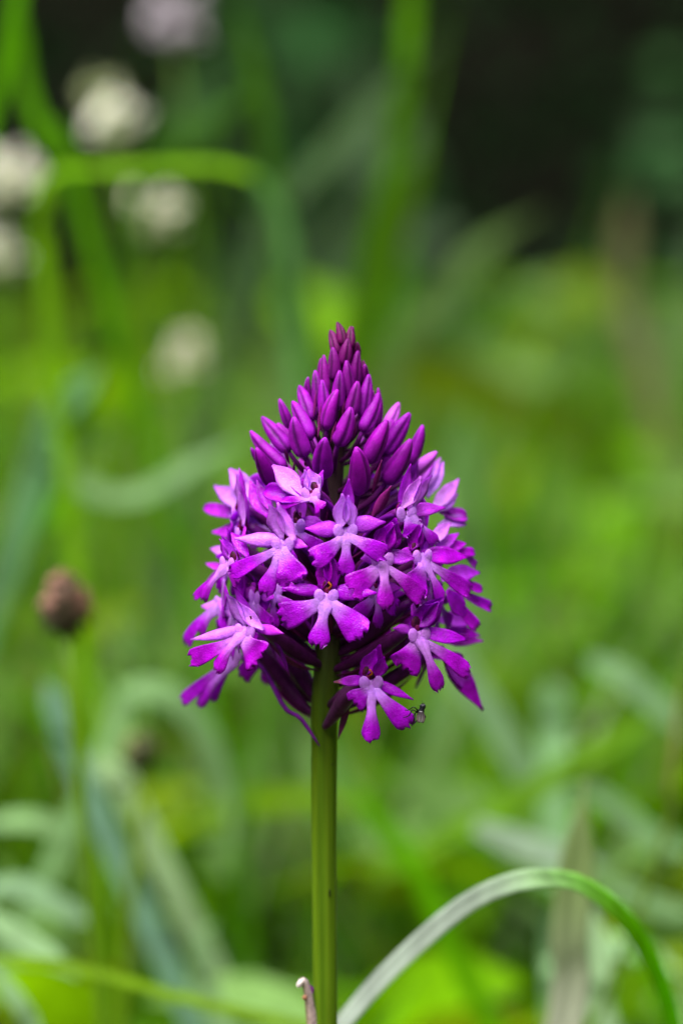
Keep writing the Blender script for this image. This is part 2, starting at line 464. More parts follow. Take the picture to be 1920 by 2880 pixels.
def organ(g, base, tip, face, hw, kind='lance', tone='deep', bend=0., side=0., cup=.25, jag=0., wav=.08, n=12, m=6, seed=0, back=0):
    """one petal-like organ as a solid curved leaf"""
    d = tip - base
    N = (face - d * (face.dot(d) / max(d.length_squared, 1e-12)))
    N = N.normalized() if N.length > 1e-4 else Vector((0, -1, 0))
    B = d.cross(N).normalized() if d.length > 0 else Vector((1, 0, 0))
    mid = (base + tip) * .5 + N * bend * d.length + B * side * d.length
    pts = bez(base, mid, tip, n)
    hws = [hw * WS * organ_prof(kind, i / (n - 1)) for i in range(n)]
    rr = random.Random(seed); v = rr.uniform(-.08, .08); vein = [rr.uniform(-.10, .10) for _ in range(12)]
    def col(s, u):
        if tone == 'pale' : c = lerp3(lerp3(LILAC, PALE, .5), lerp3(PALE, MID, .4), s * .5 + .4 * abs(u) ** 3)
        elif tone == 'lip':  c = lerp3(LILAC, lerp3(MID, DEEP, .75), sstep(.06, .56, s))
        elif tone == 'midlip': c = lerp3(lerp3(LILAC, PALE, .3), lerp3(MID, DEEP, .7), sstep(.32, .74, s))
        elif tone == 'lilac': c = lerp3(LILAC, PALE, s)
        elif tone == 'mid': c = lerp3(lerp3(PALE, MID, .6), MID, s)
        elif tone == 'hood': c = lerp3(HOOD, DEEP, .35 + .3 * s)
        elif tone == 'browned': c = lerp3(MID, (.16, .04, .01), sstep(.78, .92, s + .1 * abs(u)))
        elif tone == 'bract': c = lerp3(BRACT, (.16, .01, .12), s)
        else: c = lerp3(lerp3(MID, DEEP, .5), DEEP, s)
        c = lerp3(c, RIM, .55 * sstep(.72, 1., abs(u)) + .35 * sstep(.93, 1, s) if tone != 'bract' else 0)
        f = (1 + v) * (1 + vein[int((u + 1) * .5 * m + .5) % 12])
        return (c[0] * f, c[1] * f, c[2] * f)
    ribbon(g, pts, N, hws, cup=cup, th=.00013, m=m, col=col, jag=jag, wav=wav, seed=seed)

WS = 1.08
SEED = [100]
def nxt(): SEED[0] += 1; return SEED[0]

def stalk_end(q, drop=None):
    """where a flower or bud stalk joins the stem"""
    py = 1440 - (q.z - ZC) / PX
    if drop is None: drop = 150 if py > 1400 else 90 + (py - 900) * .12
    pya = min(py + drop, 2060)
    a = P(axis_px(pya), pya)
    h = Vector((q.x - a.x, q.y - a.y, 0))
    h = h.normalized() if h.length > 1e-5 else Vector((0, -1, 0))
    return a + h * .0014, h

def ovary_geo(g, q, n, drop=None, r0=.00055, r1=.00115):
    e, h = stalk_end(q, drop)
    L = (q - e).length
    c1 = q - n * (.30 * L) - Vector((0, 0, .12 * L))
    c2 = e + h * (.28 * L) + Vector((0, 0, .10 * L))
    pts = [q * (1 - t) ** 3 + c1 * 3 * t * (1 - t) ** 2 + c2 * 3 * t * t * (1 - t) + e * t ** 3 for t in [i / 13 for i in range(14)]]
    rs = [r0 + (r1 - r0) * math.sin(math.pi * min(1, (i / 13) * 1.05)) ** 1.0 for i in range(14)]
    tube(g, pts, rs, lambda s, u: lerp3(lerp3(SPUR, OVARY, sstep(0, .35, s)), OVARY if int(u * 8) % 3 else (.075, .010, .07), .6), k=8)
    return pts, e, h

def make_flower(c, n, tips, T, opts=None):
    """c lip centre, n facing, tips: organ tips in 3-D; flower > lip, sepals, petals, throat, spur, bract"""
    o = opts or {}
    up = Vector((0, 0, 1)); rt = n.cross(up); rt = -rt if rt.x < 0 and abs(n.y) > .3 else rt
    rt = rt.normalized()
    g = Geo()
    q = T - n * .0012
    pts, e, h = ovary_geo(g, q, n, o.get('drop'))
    fl = g.build('flower', M_STALK, orchid)
    def sub(name, g, mat): return g.build(name, mat, fl)
    # lip
    if 'M' in tips or 'L' in tips or 'R' in tips:
        g = Geo()
        for key in ('L', 'R'):
            if key in tips:
                t, hw = tips[key][0], tips[key][1]
                b = c + (T - c) * .28 - n * .00012
                organ(g, b, t, n, hw, 'lobe', 'lip', bend=R.uniform(.02, .12), side=R.uniform(-.08, .08), cup=R.uniform(-.18, .12), jag=.0008, wav=.13, n=15, m=10, seed=nxt())
        if 'M' in tips:
            t, hw = tips['M'][0], tips['M'][1]
            organ(g, c + (T - c) * .72, t, n, hw, 'mid', 'midlip', bend=R.uniform(.05, .14), side=R.uniform(-.05, .05), cup=-.22, jag=.0006, wav=.09, n=16, m=10, seed=nxt())
        d = (c - T)
        dl = max(d.length, .0015)
        if not o.get('noknob'):
            for sg in (-1, 1):
                pc = c + (T - c) * .50 + rt * sg * .00090 + n * .00004
                rot = Matrix((rt, n, up)).transposed() @ Matrix.Rotation(sg * .25, 3, 'Y')
                blob(g, pc, (.00078, .00022, .00110), col=lambda v: lerp3(LILAC, PALE, .25 + 500 * abs(v.x)), rot=rot)
        sub('lip', g, M_PETAL)
    # hood
    if 'D' in tips:
        t, hw = tips['D'][0], tips['D'][1]
        ht = o.get('hood', 'pale')
        g = Geo(); organ(g, T - n * .0012 - up * .0004, t, n, hw, 'lance', 'hood' if ht == 'hood' else 'mid', bend=-.16, side=R.uniform(-.05, .05), cup=.55, seed=nxt())
        sub('sepal', g, M_PETAL)
        for k, sg in (('PL', -1), ('PR', 1)):
            if k in tips: pt, phw, pb = tips[k]
            else:
                if o.get('nopet'): continue
                ax = t - T
                pb = T + rt * sg * .0010 - n * .0004
                pt = T + ax * .86 + rt * sg * .00035 + n * .0004
                phw = hw * .85
            g = Geo(); organ(g, pb, pt, (n + rt * sg * .45).normalized(), phw, 'lance', ht, bend=-.18, side=-sg * .10, cup=.5, seed=nxt())
            sub('petal', g, M_PETAL)
    for k in ('SL', 'SR'):
        if k in tips:
            t, hw = tips[k][0], tips[k][1]
            tone = tips[k][2] if len(tips[k]) > 2 and isinstance(tips[k][2], str) else 'mid'
            g = Geo(); organ(g, T + (c - T) * .25 - n * .0009, t, (n + up * .35).normalized(), hw, 'lance', tone, bend=R.uniform(.0, .12), side=R.uniform(-.08, .08), cup=R.uniform(-.4, .3), wav=.14, seed=nxt())
            sub('sepal', g, M_PETAL)
    for (b, t, hw, tone, kind) in o.get('extra', []):
        g = Geo(); organ(g, b, t, Vector((n.x * .3, -.8, .35)).normalized(), hw, kind, tone, bend=R.uniform(-.1, .1), side=R.uniform(-.08, .08), cup=R.uniform(.2, .6), wav=.1, jag=.0003 if kind == 'lobe' else 0, seed=nxt())
        sub('petal', g, M_PETAL)
    # throat: a small dark cup with the column inside
    if not o.get('nothroat'):
        g = Geo()
        rot = Matrix((rt, n, up)).transposed()
        blob(g, T - n * .0006 + up * .0002, (.00085, .0007, .0012), col=lambda v: lerp3(THROAT, (.01, .0, .006), .8 if abs(v.x) < .0005 and v.z > -.0004 else 0), rot=rot)
        blob(g, T + n * .0001 - up * .0004, (.0004, .0002, .00055), col=(.10, .001, .045), rot=rot)
        if o.get('scrap'):
            tube(g, catmull([T + n * .0004 + rt * .0002, T + n * .0008 + rt * .0005 + up * .0004, T + n * .0006 + rt * .0001 + up * .0009], 7), [.00014] * 7, lambda s, u: (.40, .07, .01), k=5)
        sub('throat', g, M_BUD)
    # spur
    g = Geo()
    sp = o.get('spur')
    if sp is None:
        side = rt * R.uniform(-.0015, .0015)
        p0 = T + (c - T) * .3 - n * .0012
        sp = [p0, p0 - n * .0030 - up * .0010 + side, p0 - n * .0056 - up * .0032 + side * 1.6, p0 - n * .0078 - up * R.uniform(.005, .0072) + side * 2]
    pp = catmull(sp, 14)
    tube(g, pp, [(.00042 - .00014 * i / 13) if i < 12 else .0003 - .0001 * (i - 11) for i in range(14)], lambda s, u: lerp3(SPUR, (.20, .004, .32), s), k=7)
    sub('spur', g, M_BUD)
    # bract
    g = Geo()
    b0 = e + h * .0002 - up * .0008
    m1 = pts[6] + (Vector((0, 0, -.0009)) + h * .0004)
    organ(g, b0, b0 + (m1 - b0) * R.uniform(1.2, 1.6), (h + up * .2), .0006, 'lance', 'bract', bend=.1, cup=.7, seed=nxt())
    sub('bract', g, M_STALK)
    return fl

def flower(c, T, D=None, L=None, M=None, R_=None, SL=None, SR=None, PL=None, PR=None, y=None, az=None, el=4, **o):
    cx, cy = c
    dx = cx - axis_px(cy); Re = env(cy) * .92
    yc = -math.sqrt(max(0, Re * Re - dx * dx)) * PX if y is None else y * MM
    a = math.degrees(math.asin(max(-1, min(1, dx / max(Re, 1))))) * .8 if az is None else az
    n = Vector((math.sin(rad(a)) * math.cos(rad(el)), -math.cos(rad(a)) * math.cos(rad(el)), math.sin(rad(el))))
    C3 = P(cx, cy, yc)
    def w3(x, z, extra=0.):
        ddx, ddz = (x - cx) * PX, (cy - z) * PX
        dy = (n.x * ddx + n.z * ddz) / max(.55, -n.y)
        return P(x, z, yc + dy + extra * MM)
    tips = {}
    dep = {'L': R.uniform(-.9, .5), 'M': R.uniform(-.8, .3), 'R': R.uniform(-.9, .5), 'SL': .6, 'SR': .6, 'D': .1}
    for k, v in (('L', L), ('M', M), ('R', R_), ('SL', SL), ('SR', SR), ('D', D)):
        if v is None: continue
        tips[k] = [w3(v[0], v[1], dep[k]), v[2] * PX] + list(v[3:])
    T3 = w3(T[0], T[1], .5)
    for k, v in (('PL', PL), ('PR', PR)):
        if v: tips[k] = (w3(v[0], v[1], -.3), v[2] * PX, w3(v[3], v[4], .4))
    ex = []
    for e_ in o.get('extra', []):
        b, t, hw = e_[0], e_[1], e_[2]
        tone = e_[3] if len(e_) > 3 else 'mid'; kind = e_[4] if len(e_) > 4 else 'lance'
        de = e_[5] if len(e_) > 5 else 0
        ex.append((w3(b[0], b[1], .3), w3(t[0], t[1], de), hw * PX, tone, kind))
    o['extra'] = ex
    if 'spur' in o: o['spur'] = [P(x, z, yy * MM) for x, z, yy in o['spur']]
    return make_flower(C3, n, tips, T3, o)

# front flowers, read off the photograph from the top down
flower((872, 1408), (877, 1380), D=(866, 1312, 28), L=(786, 1418, 17), M=(903, 1436, 22), SR=(908, 1322, 15), hood='lilac', az=-38, el=15,
       extra=[((848, 1398), (766, 1308), 28, 'pale'), ((858, 1408), (744, 1380), 25, 'deep', 'blunt')])
flower((971, 1523), (971, 1467), D=(981, 1346, 19), L=(878, 1578, 30), M=(972, 1622, 25), R_=(1088, 1566, 26), SL=(858, 1486, 21), SR=(1084, 1468, 22),
       PL=(962, 1388, 24, 953, 1488), PR=(979, 1392, 22, 992, 1485), hood='pale')
flower((782, 1556), (808, 1507), D=(776, 1404, 18), L=(646, 1616, 22), M=(740, 1674, 26), R_=(830, 1640, 42), SL=(658, 1514, 20, 'pale'), SR=(866, 1538, 14),
       PL=(755, 1416, 29, 795, 1520), PR=(781, 1412, 18, 832, 1520), hood='pale')
flower((1150, 1454), (1135, 1438), D=(1154, 1304, 17), L=(1163, 1506, 30), M=(1230, 1534, 19), SL=(1126, 1408, 18, 'deep'), SR=(1252, 1428, 19),
       PL=(1182, 1338, 20, 1128, 1430), PR=(1214, 1336, 21, 1160, 1432), hood='pale', az=32)
flower((1072, 1603), (1078, 1548), D=(1112, 1456, 34), L=(984, 1662, 38), M=(1088, 1714, 26), R_=(1190, 1690, 24), SL=(1014, 1572, 20), SR=(1165, 1570, 20), hood='hood')
flower((1202, 1588), (1172, 1546), D=(1180, 1462, 26), L=(1160, 1664, 42), M=(1246, 1694, 19), R_=(1324, 1668, 22), SL=(1112, 1560, 18), SR=(1314, 1566, 24, 'deep'), hood='hood', az=35)
flower((914, 1702), (921, 1655), D=(925, 1538, 28), L=(784, 1738, 36), M=(892, 1822, 29), R_=(1020, 1792, 38), SL=(792, 1655, 17, 'deep'), SR=(1060, 1668, 22, 'deep'), hood='hood', scrap=1)
flower((628, 1600), (650, 1575), D=(624, 1506, 22), L=(543, 1682, 13), M=(566, 1688, 20), R_=(668, 1645, 20), SL=(572, 1652, 14), hood='mid', az=-50,
       extra=[((700, 1570), (650, 1498), 16, 'deep')])
flower((676, 1803), (702, 1750), D=(658, 1650, 15), L=(530, 1856, 25), M=(604, 1892, 22), R_=(738, 1856, 46), SL=(535, 1799, 16, 'pale'), SR=(797, 1782, 14),
       PL=(636, 1670, 25, 692, 1762), PR=(664, 1688, 18, 742, 1770), hood='pale', az=-32)
flower((1184, 1814), (1172, 1760), D=(1246, 1680, 32), L=(1134, 1882, 46), M=(1238, 1942, 23), R_=(1320, 1896, 23), SL=(1104, 1768, 14), SR=(1314, 1798, 21, 'deep'), hood='hood', az=24)
flower((1052, 1944), (1034, 1900), D=(1068, 1812, 25), L=(990, 1978, 30), M=(1042, 2090, 26), R_=(1154, 2044, 28), SL=(938, 1918, 14, 'browned'), SR=(1162, 1968, 14, 'deep'),
       PR=(1080, 1846, 22, 1060, 1910), hood='hood', y=-13, az=8, drop=110, scrap=1)
# flowers at the flanks, seen from the side or behind
flower((730, 1440), (738, 1432), y=2, az=-62, noknob=1, nothroat=1,
       extra=[((735, 1425), (646, 1318), 27, 'lilac'), ((742, 1440), (602, 1366), 27, 'lilac'), ((735, 1445), (574, 1426), 19, 'mid', 'blunt'), ((725, 1480), (596, 1496), 24, 'mid'), ((762, 1500), (640, 1444), 24, 'lilac')])
flower((752, 1440), (758, 1446), y=-4, az=-45, noknob=1, nothroat=1, extra=[((758, 1455), (704, 1352), 23, 'deep'), ((768, 1440), (722, 1350), 14, 'deep')])
flower((648, 1570), (664, 1572), y=4, az=-70, noknob=1, nothroat=1, extra=[((660, 1565), (590, 1543), 15, 'lilac'), ((650, 1600), (578, 1584), 10, 'mid'), ((664, 1580), (568, 1660), 13, 'mid'), ((690, 1640), (640, 1600), 16, 'mid')])
flower((603, 1706), (640, 1690), L=(520, 1814, 22), M=(556, 1782, 26), R_=(640, 1775, 24), SL=(566, 1705, 20, 'lilac'), y=3, az=-55, nothroat=1,
       extra=[((690, 1720), (612, 1690), 24, 'pale'), ((700, 1760), (620, 1750), 22, 'mid')])
flower((664, 1836), (682, 1830), L=(508, 1974, 19), M=(554, 1986, 21), R_=(592, 1968, 20), y=5, az=-48, el=-12, noknob=1, nothroat=1, drop=170,
       spur=[(684, 1852, 4), (740, 1880, 2), (800, 1990, -1), (845, 2020, -2), (898, 2098, -2.6)])
flower((1215, 1440), (1205, 1436), y=2, az=60, noknob=1, nothroat=1,
       extra=[((1215, 1430), (1290, 1346), 21, 'lilac'), ((1225, 1440), (1287, 1388), 17, 'lilac'), ((1235, 1440), (1312, 1452), 20, 'mid', 'blunt'), ((1240, 1430), (1290, 1484), 13, 'deep'), ((1230, 1480), (1308, 1468), 18, 'lilac', 'blunt')])
flower((1190, 1400), (1180, 1400), y=5, az=55, noknob=1, nothroat=1,
       extra=[((1180, 1390), (1238, 1287), 17, 'lilac'), ((1200, 1400), (1246, 1298), 16, 'lilac'), ((1150, 1400), (1226, 1274), 22, 'mid')])
flower((1250, 1560), (1236, 1552), y=-2, az=58, noknob=1, nothroat=1,
       extra=[((1235, 1560), (1311, 1529), 15, 'deep'), ((1290, 1545), (1337, 1594), 12, 'mid', 'lobe'), ((1280, 1560), (1334, 1554), 14, 'deep', 'blunt'), ((1215, 1560), (1290, 1500), 17, 'mid'), ((1215, 1530), (1268, 1470), 18, 'lilac')])
flower((1268, 1650), (1255, 1640), y=-1, az=50, noknob=1, nothroat=1,
       extra=[((1240, 1630), (1349, 1611), 25, 'mid'), ((1290, 1630), (1356, 1660), 14, 'deep', 'blunt'), ((1262, 1650), (1382, 1712), 17, 'lip', 'lobe', 1), ((1262, 1650), (1342, 1768), 17, 'lip', 'lobe', -1), ((1255, 1660), (1308, 1735), 26, 'deep', 'lance')])
flower((1240, 1765), (1225, 1760), y=6, az=45, noknob=1, nothroat=1,
       extra=[((1225, 1745), (1338, 1746), 24, 'mid'), ((1235, 1800), (1358, 1803), 20, 'mid'), ((1250, 1770), (1350, 1790), 16, 'deep')])
flower((1250, 1850), (1240, 1835), y=4, az=40, noknob=1, nothroat=1,
       extra=[((1236, 1820), (1358, 1998), 30, 'deep', 'lance'), ((1215, 1850), (1302, 1850), 14, 'deep', 'blunt'), ((1250, 1850), (1322, 1945), 24, 'mid', 'lance', 1)])

# flowers on the far side of the spike
TPL = {'L': (-4.6, -2.6, 1.6), 'M': (0, -5.2, 1.25), 'R': (4.6, -2.6, 1.6), 'SL': (-5.4, 1.6, 1.05), 'SR': (5.4, 1.6, 1.05), 'D': (.3, 8.0, 1.1)}
def back_flower(phi, py, r, scale=1.):
    a = rad(phi)
    h = Vector((math.sin(a), -math.cos(a), 0))
    C3 = P(axis_px(py), py) + h * r * MM
    n = (h + Vector((0, 0, .08))).normalized(); rt = Vector((0, 0, 1)).cross(n).normalized() ; rt = -rt if rt.dot(Vector((math.cos(a), math.sin(a), 0))) < 0 else rt
    up = n.cross(rt); up = up if up.z > 0 else -up
    tips = {}
    for k, (x, z, hw) in TPL.items():
        j = lambda: R.uniform(-.6, .6)
        tips[k] = [C3 + (rt * (x + j()) + up * (z + j()) - n * .5) * (MM * scale), hw * MM * scale]
    T3 = C3 + up * (2.4 * MM * scale) - n * .5 * MM
    make_flower(C3, n, tips, T3, {'hood': R.choice(['pale', 'mid', 'hood'])})
for i, (phi, py, r) in enumerate([(100, 1430, 13), (140, 1400, 13), (180, 1440, 14), (222, 1410, 13), (262, 1470, 14),
                                  (118, 1560, 16), (158, 1590, 16), (200, 1570, 16), (240, 1600, 16),
                                  (112, 1720, 17), (150, 1740, 17), (190, 1700, 17), (230, 1750, 17), (170, 1850, 15), (215, 1870, 15),
                                  (78, 1500, 13), (84, 1640, 14.5), (74, 1730, 14), (-80, 1520, 13.5), (-86, 1630, 15), (-76, 1740, 14), (-62, 1690, 12)]):
    back_flower(phi, py, r)
# fillers deep in the front: flowers seen between others
for phi, py, r in [(38, 1660, 11), (-45, 1660, 11), (-30, 1480, 10)]:
    back_flower(phi, py, r, .82)

# buds: tip, base, half width in the enlarged top region (660+x*.3827, 880+y*.3827)
BUDS = [(752, 68, 785, 200, 30, 0), (700, 128, 742, 275, 36, 0), (852, 98, 846, 225, 30, 0), (868, 100, 866, 300, 22, 1), (828, 188, 802, 345, 40, 0), (898, 215, 884, 310, 28, 0),
        (905, 278, 888, 485, 38, 0), (718, 253, 722, 445, 40, 0), (655, 308, 668, 535, 34, 0), (632, 333, 642, 475, 24, 1), (820, 348, 832, 570, 40, 0), (956, 378, 932, 525, 36, 0),
        (770, 422, 752, 650, 46, 0), (590, 422, 612, 630, 38, 0), (540, 470, 552, 610, 24, 1), (985, 452, 945, 700, 48, 0), (640, 492, 655, 715, 42, 0), (902, 502, 856, 700, 48, 0),
        (474, 538, 568, 790, 58, 0), (1056, 588, 935, 872, 62, 0), (1052, 550, 1046, 830, 36, 1), (755, 563, 672, 855, 56, 0), (328, 632, 412, 850, 42, 1), (424, 652, 560, 930, 62, 0),
        (852, 692, 752, 970, 68, 0), (1205, 662, 1105, 870, 52, 2), (200, 766, 400, 1020, 62, 0), (434, 765, 520, 1056, 72, 0), (1118, 788, 975, 1098, 74, 0), (1285, 736, 1090, 1040, 74, 0),
        (116, 868, 375, 1140, 60, 0), (664, 920, 655, 1205, 78, 0), (1380, 823, 1270, 1115, 58, 1), (1292, 928, 1105, 1248, 76, 0), (892, 990, 905, 1322, 84, 0), (160, 995, 295, 1262, 72, 0),
        (122, 990, 210, 1120, 30, 1), (1482, 1022, 1290, 1190, 56, 2)]
def bud(tip, base, hw, low, n, pale=0, seed=0):
    rr = random.Random(seed)
    d = tip - base; L = d.length
    h = n
    B = d.cross(h).normalized(); N = B.cross(d).normalized()
    pts = bez(base, (base + tip) * .5 + N * L * rr.uniform(.02, .12) + B * L * rr.uniform(-.10, .10), tip, 13)
    prof = [.42, .84, .98, 1.03, 1.04, 1.02, .97, .91, .83, .72, .58, .41, .17]
    g = Geo(); k = 32; rings = []
    seam = rr.uniform(-.5, .5)
    ctop = lerp3(BUD_TOP, BUD_LOW, low)
    if pale: ctop = lerp3(PALE, MID, .4)
    for i in range(13):
        T = (pts[min(i + 1, 12)] - pts[max(i - 1, 0)]).normalized()
        b = T.cross(N).normalized(); nn = b.cross(T).normalized()
        if nn.dot(N) < 0: nn = -nn
        s = i / 12; ring = []
        for j in range(k):
            a = 2 * math.pi * j / k
            gr = 0
            for sm, dep in ((seam, .26), (seam + 2.1, .14), (seam - 2.1, .14)):
                da = (a - sm + math.pi) % (2 * math.pi) - math.pi
                gr = max(gr, dep * math.exp(-(da / .24) ** 2))
            r = hw * prof[i] * (1 - gr * min(1, s * 5) * (1.0 if s < .8 else .4)) 
            p = pts[i] + (nn * math.cos(a) * .92 + b * math.sin(a)) * r
            if i == 0: p = p - T * 0
            ring.append(len(g.v)); g.v.append(p)
            c = lerp3(lerp3(ctop, (.34, .02, .5), .25 * low), ctop, sstep(.1, .5, s))
            c = lerp3(c, lerp3(c, MID, .35), sstep(.8, 1, s) * low)
            c = lerp3(c, (c[0] * .38, c[1] * .4, c[2] * .40), min(1, gr * 4.5))
            g.c.append(c)
        rings.append(ring)
    for i in range(12):
        for j in range(k): g.f.append((rings[i][j], rings[i][(j + 1) % k], rings[i + 1][(j + 1) % k], rings[i + 1][j]))
    g.f.append(tuple(rings[0][::-1])); g.f.append(tuple(rings[-1]))
    o = g.build('bud', M_BUD, orchid)
    gs = Geo()
    q = base + d * .06
    ddn = (d.normalized() * .8 + n * .2).normalized()
    ovary_geo(gs, q, ddn, drop=max(45, L / PX * .75), r0=max(.00022, hw * .26), r1=max(.00025, hw * .34))
    gs.build('stalk', M_STALK, o)
    return o
bi = 0
for tx, ty, bx, by, hw, beh in BUDS:
    bi += 1
    if by < 780: bx, by, hw = bx + (bx - tx) * .28, by + (by - ty) * .28, hw * 1.14
    t = (660 + tx * .3827, 880 + ty * .3827); b = (660 + bx * .3827, 880 + by * .3827); h = hw * .3827 * PX * (1.08 if by < 700 else .98)
    def dep(x, y, f):
        dx = x - axis_px(y); Re = env(y) * f
        yy = math.sqrt(max(0, Re * Re - dx * dx))
        return -yy * PX
    yt, yb = dep(t[0], t[1], 1.0), dep(b[0], b[1], .55 if b[1] > 1000 else .8)
    if beh == 1: yt, yb = yt * .3, yb * .1
    if beh == 2: yt, yb = .005, .003
    low = sstep(980, 1210, b[1])
    T3, B3 = P(t[0], t[1], yt), P(b[0], b[1], yb)
    n = Vector((B3.x - P(axis_px(b[1]), b[1]).x, -.006, .002)).normalized()
    bud(T3, B3, h, low, n, pale=1 if beh == 2 else 0, seed=bi)
# the same buds carried round the far side of the spike
for i in range(34):
    f = i / 33
    py = 930 + f * 400
    a = rad(100 + (i * 137.5) % 160)
    Re = env(py) * PX
    hdir = Vector((math.sin(a), -math.cos(a), 0))
    tipw = P(axis_px(py), py) + hdir * Re * .9
    Lb = (40 + 75 * f) * PX
    basew = tipw - hdir * Lb * (.25 + .5 * f) - Vector((0, 0, Lb * (.95 - .3 * f)))
    bud(tipw, basew, (10 + 17 * f) * PX, sstep(.15, .7, f), hdir, seed=900 + i)
# bracts between the buds
for (x0, y0, x1, y1, hw) in [(580, 770, 598, 568, 10), (612, 920, 634, 662, 12), (792, 760, 800, 575, 12), (430, 1215, 437, 1092, 10), (402, 1110, 366, 1000, 12), (705, 960, 745, 800, 12), (880, 900, 872, 730, 14),
                             (1010, 1330, 1080, 1080, 18), (1000, 1520, 1150, 1270, 36), (520, 1130, 515, 1090, 8)]:
    b = (660 + x0 * .3827, 880 + y0 * .3827); t = (660 + x1 * .3827, 880 + y1 * .3827)
    g = Geo()
    organ(g, P(b[0], b[1], -env(b[1]) * .55 * PX), P(t[0], t[1], -env(t[1]) * .85 * PX), Vector((0, -1, .2)), hw * .3827 * PX, 'lance', 'bract', cup=-.5, seed=nxt())
    g.build('bract', M_STALK, orchid)
# extra stalks low on the spike (open ovaries with brown tips)
g = Geo()
tube(g, catmull([P(1015, 1915, -.0105), P(975, 1960, -.0075), P(940, 2010, -.0042), P(912, 2046, -.0022)], 14), [.0009, .001, .0011, .00115, .0012, .0012, .00118, .00112, .001, .0009, .0008, .0007, .0006, .0004], lambda s, u: lerp3(OVARY, (.09, .03, .08), u), k=9)
g.build('ovary', M_STALK, orchid)
g = Geo()
organ(g, P(985, 1960, -.006), P(950, 2080, -.0036), Vector((0, -1, .2)), .00045, 'lance', 'bract', cup=.5, seed=5)
g.build('bract', M_DRY, orchid)
# dried sheath leaf clasping the stem near the frame's lower edge
def sheath():
    g = Geo()
    def col(s, u): return lerp3(lerp3((.22, .17, .07), (.42, .30, .33), .5 + .5 * u), (.60, .52, .50), sstep(.55, .9, s))
    pts = catmull([P(890, 3050, -1.2 * MM), P(878, 2960, -1.6 * MM), P(872, 2880, -1.5 * MM), P(864, 2810, -1.4 * MM), P(858, 2775, -1.4 * MM), P(852, 2762, -1.6 * MM), P(842, 2768, -2.0 * MM), P(836, 2777, -2.2 * MM)], 22)
    ribbon(g, pts, Vector((-.35, -1, .1)), [.00105, .00105, .00105, .00100, .00095, .0009, .00082, .00076, .0007, .00065, .0006, .00058, .00058, .00056, .00056, .00056, .00054, .0005, .00044, .0004, .0003, .0001], cup=-.8, th=.0003, m=8, col=col, wav=.16, seed=4)
    blob(g, P(857, 2806, -1.9 * MM), (.0004, .0003, .0004), col=(.30, .12, .07))
    o = g.build('dry_leaf_sheath', M_DRY, orchid)
    g = Geo()
    organ(g, P(862, 2768, -1.2 * MM), P(880, 2795, -.5 * MM), Vector((-.2, -1, .3)), .0005, 'lance', 'mid', cup=.5, seed=77)
    g.build('curled_tip', M_DRY, o)
sheath()

# ------------------------------------------------------------------ the fly on the lowest flower
def fly():
    zf = -13.6
    f3 = lambda x, y, d=0: P(x, y, (zf + d) * MM)
    g = Geo()
    K = (.006, .006, .009)
    pts = [f3(1187, 1979), f3(1188, 1983), f3(1188, 1988), f3(1186, 1994), f3(1184, 1999), f3(1182, 2006), f3(1181, 2014), f3(1180, 2022), f3(1180, 2028), f3(1180, 2031)]
    tube(g, pts, [x * PX for x in (3, 8, 8.8, 7, 9.2, 9.5, 8, 7, 5, 2)], lambda s, u: K, k=10)
    def leg(ps, r=1.7): tube(g, catmull([f3(*p) for p in ps], 12), [r * PX * (1.2 - .5 * i / 11) for i in range(12)], lambda s, u: K, k=6)
    leg([(1181, 1999, 0), (1172, 1996, -.5), (1163, 1988, -.9), (1152, 1995, -.5), (1144, 1998, -.2), (1137, 1996.5, 0)])
    leg([(1178, 2003, 0), (1168, 2000, -.5), (1158, 1997, -.7), (1151, 2011, -.4), (1142, 2016, -.1), (1133, 2018, 0)])
    leg([(1180, 2006, 0), (1168, 2004, -.3), (1164, 2022, -.3), (1160, 2036, 0), (1157, 2042, .3)])
    leg([(1180, 2010, .3), (1172, 2026, .6), (1166, 2033, .6), (1159, 2040, .6)])
    leg([(1186, 2006, .3), (1193, 2012, .6), (1196, 2016, .6), (1194, 2020, .8)])
    leg([(1186, 2001, .4), (1176, 1998, 1.0), (1166, 2006, 1.2), (1160, 2015, 1)])
    tube(g, [f3(1187, 1980), f3(1187.5, 1975), f3(1186.5, 1970)], [.8 * PX, .6 * PX, .3 * PX], lambda s, u: K, k=5)
    tube(g, [f3(1189, 1980), f3(1192, 1977), f3(1194, 1976)], [.8 * PX, .6 * PX, .3 * PX], lambda s, u: K, k=5)
    body = g.build('fly', M_FLY)
    tag(body, 'tiny black fly with folded clear wings on the tip of the lowest purple flower', 'fly')
    for sg in (-1, 1):
        e = Geo(); blob(e, f3(1188 + sg * 4.6, 1985.5, -.26), (3.9 * PX, 3 * PX, 4.6 * PX), col=(.008, .008, .014)); e.build('eye', M_FLY, body)
    for sg, hw, tip in ((-1, 9.5, (1178, 2033)), (1, 8.5, (1188, 2034))):
        e = Geo()
        b = f3(1183 + sg * 2, 2000, -.44)
        ribbon(e, bez(b, f3(1183 + sg * 4, 2016, -.62), f3(tip[0], tip[1], -.5), 11), Vector((sg * .15, -1, .1)), [hw * PX * q for q in (.25, .55, .75, .88, .96, 1, 1, .95, .82, .6, .2)], cup=-.25, th=.00003, m=6,
               col=lambda s, u: lerp3((.05, .04, .045), lerp3((.20, .12, .13), (.26, .29, .30), .5 + .5 * u * sg), sstep(.15, .7, s)) if (int((u + 1) * 3.01) % 2) else lerp3((.03, .02, .03), (.13, .09, .09), s))
        e.build('wing', M_WING, body)
fly()

